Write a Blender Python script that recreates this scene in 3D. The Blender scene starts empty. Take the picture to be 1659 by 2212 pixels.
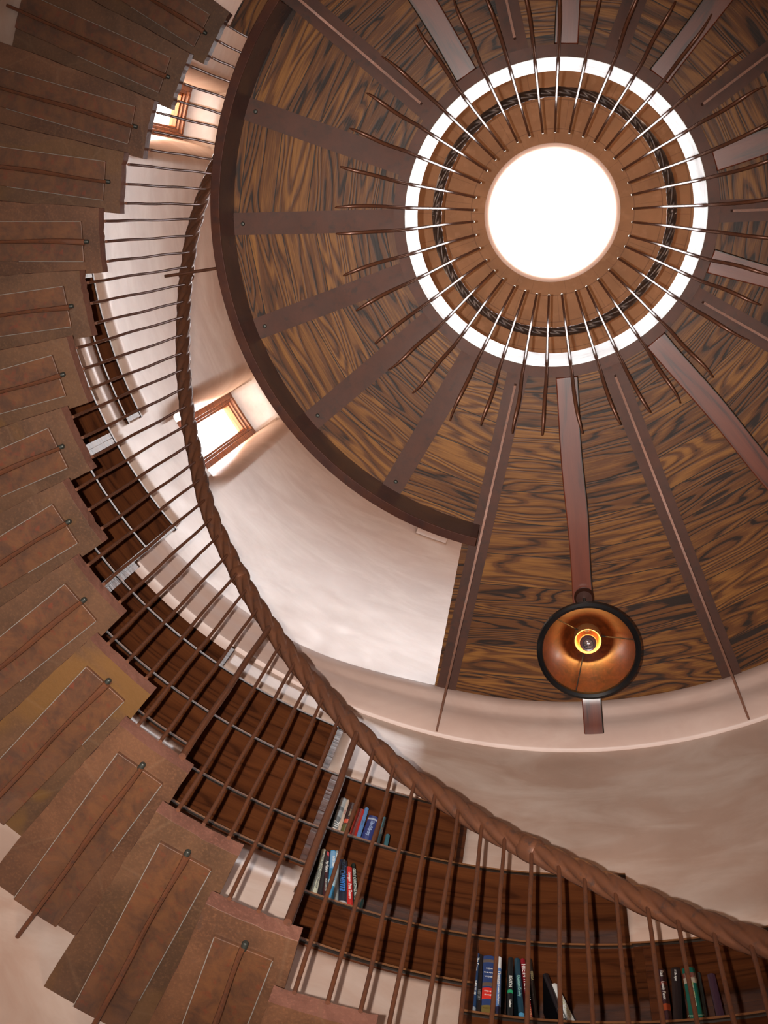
import bpy, math, random
from mathutils import Vector, Matrix
random.seed(7)
C = bpy.context.scene.collection
sc = bpy.context.scene
rad = math.radians
# ------------------------------------------------------------------ frame of reference
F, ZX, ZY, W, H = 2430.0, 1189.0, 454.0, 1659, 2212
S = 0.18                                    # one riser
AX = (0.063*S, 0.128*S)                     # tower axis
SA = (-0.408*S, 0.512*S)                    # axis the stair turns about
Z0, PH0, DP = 8.477, 98.49, 7.792           # first riser, its azimuth, turn per tread
R1 = 1.321                                  # inner ends of the treads
# camera axes: columns are the world axes seen from the camera (x right, y down, z forward)
u = Vector((ZX-829.5, ZY-1106, F)).normalized()
ex = (Vector((1, 0, 0)) - u[0]*u).normalized()
ey = u.cross(ex)
right = Vector((ex[0], ey[0], u[0])); down = Vector((ex[1], ey[1], u[1])); fwd = Vector((ex[2], ey[2], u[2]))

def sm(a, b, x):
    t = max(0.0, min(1.0, (x-a)/(b-a))); return t*t*(3-2*t)
def Rw(az):
    a = az % 360
    return 1.945 + 0.040*(sm(105, 140, a) - sm(230, 300, a))
def P(az, r, z, c=AX):
    a = rad(az); return Vector((c[0]+r*math.cos(a), c[1]+r*math.sin(a), z))
def Wp(az, dr, z):
    return P(az, Rw(az)+dr, z)

# ------------------------------------------------------------------ mesh builder
class MB:
    def __init__(s): s.v = []; s.f = []; s.uv = []
    def add(s, vs, fs, uvs=None):
        n = len(s.v); s.v += [Vector(v) for v in vs]
        for f in fs:
            s.f.append([n+i for i in f])
            s.uv.append([uvs[i] for i in f] if uvs else [(s.v[n+i][0], s.v[n+i][1]) for i in f])
        return s
    def box(s, a, b, M=None):
        vs = [Vector((x, y, z)) for x in (a[0], b[0]) for y in (a[1], b[1]) for z in (a[2], b[2])]
        if M is not None: vs = [M @ v for v in vs]
        return s.add(vs, [(0, 1, 3, 2), (4, 6, 7, 5), (0, 4, 5, 1), (2, 3, 7, 6), (0, 2, 6, 4), (1, 5, 7, 3)])
    def rings(s, rs, closed=False, caps=True, uvscale=1.0):
        n = len(rs[0]); vs = [p for r in rs for p in r]; fs = []; m = len(rs)
        L = [0.0]
        for i in range(1, m): L.append(L[-1] + (Vector(rs[i][0])-Vector(rs[i-1][0])).length)
        per = [0.0]
        for j in range(1, n+1): per.append(per[-1] + (Vector(rs[0][j % n])-Vector(rs[0][j-1])).length)
        b = len(s.v); s.v += [Vector(v) for v in vs]
        for i in range(m if closed else m-1):
            i2 = (i+1) % m; l2 = L[i2] if i2 else L[-1]+.1
            for j in range(n):
                j2 = (j+1) % n
                s.f.append([b+i*n+j, b+i*n+j2, b+i2*n+j2, b+i2*n+j])
                s.uv.append([(L[i], per[j]), (L[i], per[j+1]), (l2, per[j+1]), (l2, per[j])])
        if caps and not closed:
            for i, rev in ((0, True), (m-1, False)):
                q = [b+i*n+j for j in range(n)]
                if rev: q = q[::-1]
                s.f.append(q); s.uv.append([(s.v[k][0], s.v[k][2]) for k in q])
        return s
    def sweep(s, prof, az0, az1, n, pf=None, closed=False):
        """prof: list of (dr,z) or function az -> list; pf(az,dr,z) gives the point"""
        pf = pf or Wp; rs = []
        for i in range(n if closed else n+1):
            az = az0+(az1-az0)*i/n
            pr = prof(az) if callable(prof) else prof
            rs.append([pf(az, d, z) for d, z in pr])
        return s.rings(rs, closed=closed)
    def tube(s, pts, rr, n=8, closed=False, lobes=None):
        pts = [Vector(p) for p in pts]; m = len(pts); rs = []
        if not hasattr(rr, '__len__'): rr = [rr]*m
        up = Vector((0, 0, 1)); L = 0.0
        for i, p in enumerate(pts):
            a = pts[(i-1) % m] if (i or closed) else p; b = pts[(i+1) % m] if (i < m-1 or closed) else p
            t = (b-a).normalized()
            if i: L += (p-pts[i-1]).length
            if abs(t.z) > .9:
                x = Vector((p.x-AX[0], p.y-AX[1], 0)); x = x if x.length > 1e-4 else Vector((1, 0, 0))
            else: x = up
            x = (x - t*x.dot(t)).normalized(); y = t.cross(x)
            ring = []
            for k in range(n):
                th = 2*math.pi*k/n; r = rr[i]
                if lobes: r *= lobes(th, L)
                ring.append(p + x*(r*math.cos(th)) + y*(r*math.sin(th)))
            rs.append(ring)
        return s.rings(rs, closed=closed)
    def lathe(s, prof, n=32, M=None, closed_prof=False):
        rs = []
        for i in range(n):
            a = 2*math.pi*i/n
            rs.append([(M @ Vector((r*math.cos(a), r*math.sin(a), z))) if M else Vector((r*math.cos(a), r*math.sin(a), z)) for r, z in prof])
        b = len(s.v); m = len(prof)
        s.v += [v for r in rs for v in r]
        for i in range(n):
            i2 = (i+1) % n
            for j in range(m if closed_prof else m-1):
                j2 = (j+1) % m
                s.f.append([b+i*m+j, b+i2*m+j, b+i2*m+j2, b+i*m+j2]); s.uv.append([(i/n, j/m)]*4)
        return s
    def build(s, name, mat, parent=None, smooth=None, bevel=None):
        off = Vector(parent['_o']) if parent is not None and '_o' in parent else Vector((0, 0, 0))
        me = bpy.data.meshes.new(name)
        me.from_pydata([tuple(v-off) for v in s.v], [], s.f)
        uvl = me.uv_layers.new(name='UVMap'); k = 0
        flat = [c for f in s.uv for q in f for c in q]
        uvl.data.foreach_set('uv', flat)
        me.materials.append(mat)
        me.validate(); me.update()
        import bmesh
        bm = bmesh.new(); bm.from_mesh(me); bmesh.ops.recalc_face_normals(bm, faces=bm.faces); bm.to_mesh(me); bm.free()
        if smooth is not None:
            for p in me.polygons: p.use_smooth = True
            me.set_sharp_from_angle(angle=rad(smooth))
        o = bpy.data.objects.new(name, me); C.objects.link(o)
        if parent is not None: o.parent = parent
        if bevel:
            m = o.modifiers.new('Bevel', 'BEVEL'); m.width = bevel; m.segments = 2; m.limit_method = 'ANGLE'; m.angle_limit = rad(40)
        return o

def thing(name, loc, label, cat, group=None):
    o = bpy.data.objects.new(name, None); o.empty_display_size = .05; C.objects.link(o)
    o.location = loc; o['_o'] = tuple(loc); o['label'] = label; o['category'] = cat
    if group: o['group'] = group
    return o
def tag(o, label, cat, group=None):
    o['label'] = label; o['category'] = cat
    if group: o['group'] = group
    return o
def struct(o, label=None):
    o['kind'] = 'structure'
    if label: o['label'] = label
    return o

# ------------------------------------------------------------------ materials
class NT:
    def __init__(s, name):
        s.m = bpy.data.materials.new(name); s.m.use_nodes = True
        s.t = s.m.node_tree; s.t.nodes.clear()
        s.out = s.t.nodes.new('ShaderNodeOutputMaterial')
    def n(s, typ, inp=None, **kw):
        nd = s.t.nodes.new('ShaderNode'+typ)
        for k, v in kw.items(): setattr(nd, k, v)
        for k, v in (inp or {}).items():
            sk = nd.inputs[k]
            if isinstance(v, bpy.types.NodeSocket): s.t.links.new(v, sk)
            else:
                if isinstance(v, tuple) and len(v) == 3 and sk.type == 'RGBA': v = v+(1,)
                sk.default_value = v
        return nd
    def math(s, op, a, b=0.0, c=None):
        i = {0: a, 1: b}
        if c is not None: i[2] = c
        return s.n('Math', i, operation=op).outputs[0]
    def noise(s, vec, scale, detail=3, rough=.55, dist=0.0, dims='3D'):
        return s.n('TexNoise', {'Vector': vec, 'Scale': scale, 'Detail': detail, 'Roughness': rough, 'Distortion': dist}, noise_dimensions=dims).outputs['Fac']
    def ramp(s, fac, stops, interp='LINEAR'):
        nd = s.n('ValToRGB', {'Fac': fac}); cr = nd.color_ramp; cr.interpolation = interp
        while len(cr.elements) < len(stops): cr.elements.new(.5)
        for e, (p, c) in zip(cr.elements, stops):
            e.position = p; e.color = (c if isinstance(c, tuple) else (c, c, c))+(1,)
        return nd.outputs[0]
    def mix(s, fac, a, b, mode='MIX'):
        nd = s.n('Mix', {0: fac}, data_type='RGBA', blend_type=mode)
        for i, v in ((6, a), (7, b)):
            if isinstance(v, bpy.types.NodeSocket): s.t.links.new(v, nd.inputs[i])
            else: nd.inputs[i].default_value = tuple(v)+(1,)
        return nd.outputs[2]
    def obj(s): return s.n('TexCoord').outputs['Object']
    def pos(s): return s.n('NewGeometry').outputs['Position']
    def bump(s, h, strength=.3, dist=.005):
        return s.n('Bump', {'Height': h, 'Strength': strength, 'Distance': dist}).outputs[0]
    def bsdf(s, **k):
        i = {}
        for a, b in dict(color='Base Color', rough='Roughness', metal='Metallic', spec='Specular IOR Level', normal='Normal', coat='Coat Weight', crough='Coat Roughness', em='Emission Color', es='Emission Strength').items():
            if a in k: i[b] = k[a]
        b = s.n('BsdfPrincipled', i); s.t.links.new(b.outputs[0], s.out.inputs[0]); return s.m

def scaled(t, vec, sx, sy, sz):
    return t.n('Mapping', {'Vector': vec, 'Scale': (sx, sy, sz)}).outputs[0]

def mat_plaster(name, base, dark, light, rough=(.28, .5), bump=.12, spec=.95):
    t = NT(name); p = t.pos()
    n1 = t.noise(p, 1.6, 5, .6, .6); n2 = t.noise(p, 7.0, 6, .65, .3); n3 = t.noise(scaled(t, p, 1, 1, 2), 2.6, 5, .6, .7)
    c = t.mix(t.ramp(n1, [(.25, 0.0), (.8, 1.0)]), base, dark)
    c = t.mix(t.ramp(n3, [(.42, 0.0), (.85, .75)]), c, light)
    c = t.mix(t.ramp(n2, [(.5, 0.0), (.85, .35)]), c, dark)
    rg = t.n('MapRange', {'Value': t.math('ADD', t.math('MULTIPLY', n2, .6), t.math('MULTIPLY', n3, .5)), 'From Min': .25, 'From Max': .85, 'To Min': rough[0], 'To Max': rough[1]}).outputs[0]
    n4 = t.noise(p, 60, 3)
    h = t.math('ADD', t.math('MULTIPLY', t.noise(p, 4.5, 3, .5), .8), t.math('MULTIPLY', n4, .06))
    return t.bsdf(color=c, rough=rg, spec=spec, normal=t.bump(h, bump, .02))

def mat_oak(name, gold, mid, dark, dens=1.0, plank=.125, rough=.52, coat=.0, crough=.2):
    t = NT(name)
    uv = t.n('UVMap').outputs[0]
    sx = t.n('SeparateXYZ', {0: uv}); U, V = sx.outputs[0], sx.outputs[1]
    pid = t.math('FLOOR', t.math('DIVIDE', V, plank))
    rn = t.n('TexWhiteNoise', {'W': pid}, noise_dimensions='1D').outputs['Value']
    U2 = t.math('ADD', U, t.math('MULTIPLY', rn, 9.0))
    # butt joints along a plank
    def vec(a, b, c): return t.n('CombineXYZ', {0: a, 1: b, 2: c}).outputs[0]
    cath = t.noise(vec(t.math('MULTIPLY', U2, 1.15), t.math('MULTIPLY', V, 8.5), t.math('MULTIPLY', pid, 1.7)), 1.0, 2, .42, .25)
    ring = t.math('SINE', t.math('MULTIPLY', cath, 105.0*dens))
    ring = t.ramp(t.math('ADD', t.math('MULTIPLY', ring, .5), .5), [(.0, 0.0), (.22, .45), (.6, .85), (1.0, 1.0)])
    fine = t.noise(vec(t.math('MULTIPLY', U2, 7.0), t.math('MULTIPLY', V, 170.0), pid), 1.0, 3, .6)
    broad = t.noise(vec(t.math('MULTIPLY', U2, 2.0), t.math('MULTIPLY', V, 16.0), t.math('ADD', pid, 30.0)), 1.0, 3, .6, .6)
    g = t.math('ADD', t.math('MULTIPLY', ring, .40), t.math('ADD', t.math('MULTIPLY', fine, .50), t.math('MULTIPLY', broad, .40)))
    g = t.math('ADD', g, t.math('MULTIPLY', t.math('SUBTRACT', rn, .5), .22))
    c = t.ramp(g, [(.42, dark), (.60, mid), (.74, mid), (1.0, gold)])
    fr = t.math('FRACT', t.math('DIVIDE', V, plank))
    seam = t.math('LESS_THAN', t.math('MINIMUM', fr, t.math('SUBTRACT', 1.0, fr)), .012)
    c = t.mix(seam, c, (.012, .006, .003))
    h = t.math('SUBTRACT', g, t.math('MULTIPLY', seam, 1.5))
    return t.bsdf(color=c, rough=rough, spec=.28, coat=coat, crough=crough, normal=t.bump(h, .25, .003))

def mat_steel(name, a, b, c2, rough=.5, metal=.35, sc_=9.0):
    t = NT(name); p = t.obj()
    n1 = t.noise(p, sc_, 6, .72, .5); n2 = t.noise(p, sc_*3.1, 4, .6); n3 = t.noise(p, sc_*.4, 3)
    c = t.mix(t.ramp(n1, [(.38, 0.0), (.62, 1.0)]), a, b)
    c = t.mix(t.ramp(n2, [(.56, 0.0), (.72, .8)]), c, c2)
    r = t.n('MapRange', {'Value': n3, 'To Min': rough-.12, 'To Max': rough+.15}).outputs[0]
    return t.bsdf(color=c, rough=r, metal=metal, normal=t.bump(n2, .12, .004))

def mat_plain(name, col, rough=.5, metal=0.0, spec=.5, em=None, es=0):
    t = NT(name); p = t.obj()
    n = t.noise(p, 22, 3)
    c = t.mix(t.ramp(n, [(.4, 0.0), (.7, .35)]), col, tuple(x*.7 for x in col))
    k = dict(color=c, rough=rough, metal=metal, spec=spec)
    if em: k['em'] = em; k['es'] = es
    return t.bsdf(**k)

def mat_glass(name, tint=(1, 1, 1)):
    t = NT(name)
    tr = t.n('BsdfTransparent', {'Color': tint}); gl = t.n('BsdfGlossy', {'Roughness': .02})
    fr = t.n('Fresnel', {'IOR': 1.45})
    mx = t.n('MixShader', {0: t.math('MINIMUM', fr.outputs[0], .12), 1: tr.outputs[0], 2: gl.outputs[0]})
    t.t.links.new(mx.outputs[0], t.out.inputs[0]); return t.m

PL = mat_plaster('polished_plaster', (.54, .375, .300), (.37, .235, .175), (.70, .60, .53), rough=(.275, .40))
PLC = mat_plaster('cornice_plaster', (.50, .345, .29), (.43, .285, .23), (.60, .45, .39), rough=(.36, .48), bump=.06, spec=.35)
OAK = mat_oak('oak_planks', (.215, .085, .016), (.090, .029, .0065), (.014, .005, .0018))
MAHO = mat_oak('shelf_wood', (.100, .029, .009), (.068, .019, .0065), (.036, .010, .004), dens=.45, plank=.9, rough=.30, coat=.08)
EDGE = mat_oak('shelf_lit_edge_wood', (.24, .10, .04), (.19, .078, .03), (.13, .05, .02), dens=.4, plank=.9, rough=.32, coat=.12)
RED = mat_oak('rib_wood', (.130, .026, .009), (.095, .018, .007), (.04, .009, .005), dens=.35, plank=.5, rough=.27, coat=1.0, crough=.34)
WINW = mat_oak('window_wood', (.40, .125, .035), (.28, .08, .022), (.15, .045, .015), dens=.8, plank=.3, rough=.3, coat=.3)
STEEL = mat_steel('ceiling_steel', (.055, .021, .013), (.072, .024, .013), (.036, .019, .014), rough=.6)
BEAM = mat_steel('edge_beam_steel', (.042, .012, .008), (.068, .020, .009), (.028, .012, .010), rough=.30, metal=.3, sc_=7)
RUST = mat_steel('rusted_plate', (.118, .044, .016), (.060, .024, .012), (.125, .026, .010), rough=.5, metal=.15, sc_=15)
ROD = mat_steel('forged_rod', (.105, .040, .022), (.130, .044, .019), (.060, .030, .022), rough=.42, metal=.35, sc_=24)
RODD = mat_steel('dark_forged_rod', (.10, .038, .022), (.12, .042, .02), (.05, .025, .02), rough=.32, metal=.4, sc_=24)
RAIL = mat_steel('twisted_rail_iron', (.105, .042, .024), (.135, .050, .024), (.055, .032, .026), rough=.36, metal=.35, sc_=16)
RAILD = mat_steel('dark_twisted_iron', (.050, .030, .024), (.07, .035, .02), (.03, .022, .02), rough=.4, metal=.5, sc_=16)
GALV = mat_steel('pale_ring_lining', (.72, .74, .74), (.60, .63, .62), (.45, .48, .47), rough=.42, metal=.2, sc_=6)
SILV = mat_plain('ferrule_silver', (.75, .72, .65), .25, .9)
GLINT = mat_plain('glint_steel', (.42, .38, .34), .3, .6)
BOLT = mat_plain('dark_bolt', (.035, .035, .028), .45, .5)

def mat_stone(name, a, b, ochre=0.0):
    t = NT(name); p = t.pos()
    n1 = t.noise(p, 5.0, 6, .6, .5); n2 = t.noise(p, 34, 5, .7); n3 = t.noise(p, 2.4, 3, .5, 1.0)
    c = t.mix(t.ramp(n1, [(.4, 0.0), (.6, 1.0)]), a, b)
    n5 = t.noise(p, 150, 4, .7)
    c = t.mix(t.ramp(n5, [(.5, 0.0), (.75, .45)]), c, tuple(min(1, x*1.9) for x in a))
    c = t.mix(t.ramp(n3, [(.56-.06*ochre, 0.0), (.61-.06*ochre, ochre*.85)]), c, (.115, .050, .010))
    c = t.mix(t.ramp(n2, [(.6, 0.0), (.8, .5)]), c, (.045, .028, .022))
    v = t.n('TexVoronoi', {'Vector': p, 'Scale': 2.3, 'Randomness': 1.0}, feature='DISTANCE_TO_EDGE').outputs[0]
    c = t.mix(t.ramp(v, [(.0, .18), (.010, 0.0)]), c, (.16, .09, .05))
    h = t.math('ADD', t.math('MULTIPLY', n1, 1.0), t.math('MULTIPLY', n2, .35))
    return t.bsdf(color=c, rough=.55, spec=.4, normal=t.bump(h, .45, .006))
STONES = [mat_stone('sandstone_red', (.098, .040, .018), (.060, .024, .011)),
          mat_stone('sandstone_brown', (.084, .037, .017), (.054, .024, .011), .3),
          mat_stone('sandstone_ochre', (.088, .039, .017), (.060, .027, .012), .9)]

# ------------------------------------------------------------------ tower wall with recesses and window niches
rows = [2.06, 2.42, 2.73, 3.07, 3.395, 3.715, 4.04, 4.365]
recess = [  # az0, az1, z0, z1
    (50, 94.4, 2.06, 2.73), (94.4, 109.4, 2.53, 2.73), (81.8, 109.4, 2.73, 3.07), (96.2, 109.4, 3.07, 3.395),
    (109.7, 124.0, 2.855, 3.055), (109.7, 140.1, 3.055, 3.395), (124.0, 140.1, 3.155, 3.3), (110.9, 140.1, 3.395, 3.715), (125.7, 140.1, 3.715, 4.04),
    (140.3, 153.3, 3.48, 4.365), (153.5, 168.0, 3.80, 4.365), (154.3, 173.0, 4.585, 4.735)]
recess[5] = (109.7, 124.0, 3.055, 3.395); recess[6] = (124.0, 140.1, 3.155, 3.395)
wins = [(139.9, 154.7, 5.13, 7.12), (-172.6+360, -157.4+360, 5.13, 7.12), (301.0, 312.0, 5.3, 6.9), (20.0, 31.0, 5.3, 6.9)]   # niche openings
wrect = [(143.5, 151.1, 5.50, 6.94), (-169.0+360, -161.2+360, 5.50, 6.94), (302.6, 310.4, 5.5, 6.8), (21.6, 29.4, 5.5, 6.8)]
lowin_unseen = [(-10.0+360, 8.0+360, -1.25, .20), (70.0, 82.0, -.70, .15), (228.0, 244.0, -1.2, .10)]  # unseen low windows, added and sized to give the ceiling ribs their sheen
ND = .335
def niche(az, z):
    d = 0.0
    for a0, a1, z0, z1 in wins:
        rr = 1.985
        dd = min((az-a0)*rad(1)*rr, (a1-az)*rad(1)*rr, z-z0, (z1-z))
        if dd > 0:
            k = min(1.0, dd/.125)
            d = max(d, ND*(1-math.sqrt(max(0, 1-k**2))**.8))
    return d
def lines(vals, step, lo, hi, eps, fine=()):
    out = sorted(set(round(v, 4) for v in vals if lo <= v <= hi) | {lo, hi})
    extra = []
    x = lo
    while x < hi:
        extra.append(x)
        st = step
        for a, b, s_ in fine:
            if a <= x < b: st = s_
        x += st
    for e in extra:
        if all(abs(e-o) > eps for o in out): out.append(e)
    return sorted(out)
AZ0 = -10.0
cut = [(a0, a1, z0, z1) for a0, a1, z0, z1 in recess+wrect] + [((a0 if a0 < 349 else a0-360), (a1 if a0 < 349 else a1-360), z0, z1) for a0, a1, z0, z1 in lowin_unseen]
azs = lines([v for c in cut for v in c[:2]], 2.0, AZ0, 350.0, .22, [(139, 156, .3), (186, 204, .35), (299, 314, .8), (18, 33, .8)])
WTOP = 7.2
zs = lines([v for c in cut for v in c[2:]], .2, -1.5, WTOP, .011, [(5.2, 7.1, .045)])
mb = MB(); nv = {}
for i, a in enumerate(azs):
    if a == 350.0: continue
    for j, z in enumerate(zs):
        nv[i, j] = len(mb.v); mb.v.append(Wp(a, niche(a, z), z))
last = len(azs)-1
for i in range(last):
    i2 = (i+1) if i+1 != last else 0
    am = (azs[i]+azs[i+1])/2
    for j in range(len(zs)-1):
        zm = (zs[j]+zs[j+1])/2
        if any(c[0] < am < c[1] and c[2] < zm < c[3] for c in cut): continue
        mb.f.append([nv[i, j], nv[i2, j], nv[i2, j+1], nv[i, j+1]])
        mb.uv.append([(azs[i], zs[j])]*4)
wall = mb.build('wall_round', PL, smooth=50)
# the wall is half a metre of masonry: thicken it outwards
sol = wall.modifiers.new('Thickness', 'SOLIDIFY'); sol.thickness = .09; sol.offset = 1.0
# normals point outwards or inwards depending on the recalculation: make them point outwards
me = wall.data
if me.polygons[0].normal.dot(me.polygons[0].center) < 0: me.flip_normals()
struct(wall)

# floor of the hall below the camera
FL = mat_plaster('clay_floor', (.52, .42, .35), (.42, .33, .27), (.60, .50, .43), rough=(.35, .55))
mb = MB(); mb.lathe([(0, -1.5), (2.1, -1.5), (2.1, -1.6), (0, -1.6)], 64, Matrix.Translation((AX[0], AX[1], 0)), closed_prof=True)
struct(mb.build('floor', FL))

# ------------------------------------------------------------------ plaster cornice
def corn(az):
    a = (az+180) % 360-180
    k = 1.0 - .5*sm(100, 122, a if a > -20 else 0) if a > -60 else 1.0
    q = [(.02, 3.895), (-.010, 3.902), (-.016, 3.906), (-.034*k, 3.926), (-.050*k, 3.948), (-.062*k, 3.972), (-.069*k, 4.0),
         (-.072*k, 4.03), (-.080*k, 4.05), (-.094*k, 4.065), (-.102*k, 4.085), (-.104*k, 4.118), (-.102*k, 4.128), (.02, 4.128)]
    return q
mb = MB(); mb.sweep(corn, -143.5, 140.3, 190)
cor = mb.build('trim_1', PLC, smooth=50); struct(cor)

# ------------------------------------------------------------------ upper dome and skylight
t = NT('dome_plaster'); p = t.pos()
xyz = t.n('SeparateXYZ', {0: p}); X, Y = t.math('SUBTRACT', xyz.outputs[0], AX[0]), t.math('SUBTRACT', xyz.outputs[1], AX[1])
rr_ = t.math('SQRT', t.math('ADD', t.math('MULTIPLY', X, X), t.math('MULTIPLY', Y, Y)))
ang = t.math('ARCTAN2', Y, X)
row = t.math('DIVIDE', rr_, .19); fr = t.math('FRACT', row); ri = t.math('FLOOR', row)
rs = t.math('LESS_THAN', fr, .035)
col = t.math('FRACT', t.math('ADD', t.math('MULTIPLY', ang, 28/6.28318), t.math('MULTIPLY', ri, .5)))
cs = t.math('LESS_THAN', col, .03)
seam = t.math('MULTIPLY', t.math('MAXIMUM', rs, t.math('MULTIPLY', cs, .7)), .45)
n1 = t.noise(p, 3.0, 5, .6, .5); n2 = t.noise(p, 14, 4)
c = t.mix(t.ramp(n1, [(.35, 0.0), (.68, 1.0)]), (.39, .185, .078), (.28, .128, .050))
c = t.mix(t.ramp(n2, [(.55, 0.0), (.75, .5)]), c, (.50, .26, .13))
c = t.mix(seam, c, (.09, .035, .015))
DOME = t.bsdf(color=c, rough=.6, normal=t.bump(n2, .15, .01))
SKYZ, SKYR = 8.36, .477
mb = MB()
prof = []
for i in range(15):
    k = i/14
    prof.append((2.20*(1-k)**1.0*math.cos(0)+SKYR*k if False else SKYR + (1.95-SKYR)*math.cos(k*math.pi/2)**1.15, 7.15+(SKYZ-7.15)*math.sin(k*math.pi/2)**.85))
prof[-1] = (SKYR, SKYZ)
pin = [(2.12, 7.15)] + prof
pout = [(r+.10, z+.14) for r, z in prof[::-1]] + [(2.25, 7.2)]
mb.lathe(pin+pout, 72, Matrix.Translation((AX[0], AX[1], 0)), closed_prof=True)
d = mb.build('ceiling.001', DOME, smooth=40); d.name = 'ceiling.001'; struct(d)
mb = MB(); mb.lathe([(SKYR, SKYZ-.002), (SKYR-.020, SKYZ+.012), (SKYR-.042, SKYZ+.05), (SKYR-.044, SKYZ+.22), (SKYR-.045, SKYZ+.46), (SKYR+.05, SKYZ+.46), (SKYR+.06, SKYZ+.05)], 72, Matrix.Translation((AX[0], AX[1], 0)), closed_prof=True)
struct(mb.build('trim_2', mat_plaster('curb_plaster', (.66, .50, .44), (.58, .43, .36), (.72, .58, .52)), smooth=40))
GL = mat_glass('window_glass')
mb = MB(); mb.lathe([(0, SKYZ+.47), (SKYR+.05, SKYZ+.47), (SKYR+.05, SKYZ+.482), (0, SKYZ+.482)], 64, Matrix.Translation((AX[0], AX[1], 0)), closed_prof=True)
o = mb.build('window_5', GL, smooth=40); struct(o)

# ------------------------------------------------------------------ windows in the niches, then the unseen low ones
def frame(mbs, a0, a1, z0, z1, r0, r1, w):
    """rectangular frame following the wall arc; w = width in metres"""
    da = math.degrees(w/r0)
    for (b0, b1, y0, y1) in ((a0, a0+da, z0, z1), (a1-da, a1, z0, z1), (a0+da, a1-da, z0, z0+w), (a0+da, a1-da, z1-w, z1)):
        mbs.sweep([(r0, y0), (r0, y1), (r1, y1), (r1, y0)], b0, b1, 3, pf=lambda az, r, z: P(az, r, z))
    return a0+da, a1-da, z0+w, z1-w
names_w = ['last', 'first', 'second', 'third', 'fourth', 'fifth', 'sixth']
k = 0
for (a0, a1, z0, z1), rr0 in list(zip(wrect, [2.27]*4)) + list(zip(lowin_unseen, [1.93]*3)):
    k += 1
    if k == 5: k = 6
    am = (a0+a1)/2
    th = struct(thing('window_%d' % k, P(am, rr0, z0), {1: 'small wooden window in a deep niche between the handrail and the curved beam', 2: 'small wooden window glimpsed at the upper left behind the stair treads'}.get(k, 'wooden window in the round plaster wall, %s of the unseen ones' % names_w[k % 7]), 'window'))
    mb = MB(); q = frame(mb, a0-.05, a1+.05, z0-.005, z1+.005, rr0+.012, rr0+.10, .034)
    mb.build('window_frame', WINW, th, bevel=.003)
    mb = MB(); q = frame(mb, *q, rr0+.030, rr0+.095, .019)
    q = frame(mb, *q, rr0+.045, rr0+.088, .014)
    mb.build('sash', WINW, th, bevel=.003)
    mb = MB(); mb.sweep([(rr0+.070, q[2]-.003), (rr0+.070, q[3]+.003), (rr0+.076, q[3]+.003), (rr0+.076, q[2]-.003)], q[0]-.05, q[1]+.05, 4, pf=lambda az, r, z: P(az, r, z))
    mb.build('pane', GL, th)

# ------------------------------------------------------------------ upper floor seen from below: oak planks in wedges
mem = [('T', 101.0), ('W', 83.2), ('T', 66.4), ('W', 48.0), ('T', 28.6), ('W', 15.0), ('T', -2.0), ('W', -19.5), ('T', -37.3), ('W', -53.8), ('T', -71.0),
       ('W', -88.0), ('T', -104.6), ('W', -123.4), ('T', -141.0), ('P', -161.2), ('P', -181.3), ('P', -200.6), ('P', -220.4), ('P', -240.3)]
# azimuths run downwards from 101 to -240 (= 119.7)
ZC, ZF = 4.13, 4.49
RIN = .535
mb = MB()
azl = [m[1] for m in mem]+[101.0-360]
si = 0
def slab_piece(a0, a1, ro0, ro1, z0, z1, mid, idx, edge=False):
    n = 7; bot = []; top = []
    for i in range(n+1):
        a = a0+(a1-a0)*i/n; r = ro0+(ro1-ro0)*i/n
        bot.append((P(a, RIN, z0), P(a, r, z0))); top.append((P(a, RIN, z1), P(a, r, z1)))
    tx, ty = -math.sin(rad(mid)), math.cos(rad(mid)); cx, cy = math.cos(rad(mid)), math.sin(rad(mid))
    vs = []; fs = []; uv = []
    m = 8
    for i in range(n+1):
        for s_ in (bot, top):
            A, B = s_[i]
            for j in range(m+1):
                q = A.lerp(B, j/m); vs.append(q)
                uv.append(((q.x-AX[0])*tx+(q.y-AX[1])*ty + idx*5.3, (q.x-AX[0])*cx+(q.y-AX[1])*cy + idx*3.0*.125*7 + .03*(idx % 5)))
    w = 2*(m+1)
    for i in range(n):
        for j in range(m):
            fs.append((i*w+j, i*w+j+1, (i+1)*w+j+1, (i+1)*w+j))
            fs.append((i*w+m+1+j, (i+1)*w+m+1+j, (i+1)*w+m+2+j, i*w+m+2+j))
        fs.append((i*w, (i+1)*w, (i+1)*w+m+1, i*w+m+1)); fs.append((i*w+m, i*w+2*m+1, (i+1)*w+2*m+1, (i+1)*w+m))
    for i in (0, n):
        fs.append([i*w+j for j in range(m+1)]+[i*w+m+1+j for j in range(m, -1, -1)])
    mb.add(vs, fs, uv)
RB = 1.172
for i in range(20):
    a0, a1 = azl[i], azl[i+1]
    mid = (a0+a1)/2
    full = i < 14
    ro = 1.90 if full else RB
    slab_piece(a0, a1, ro, ro, ZC, ZF, mid, i)
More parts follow.
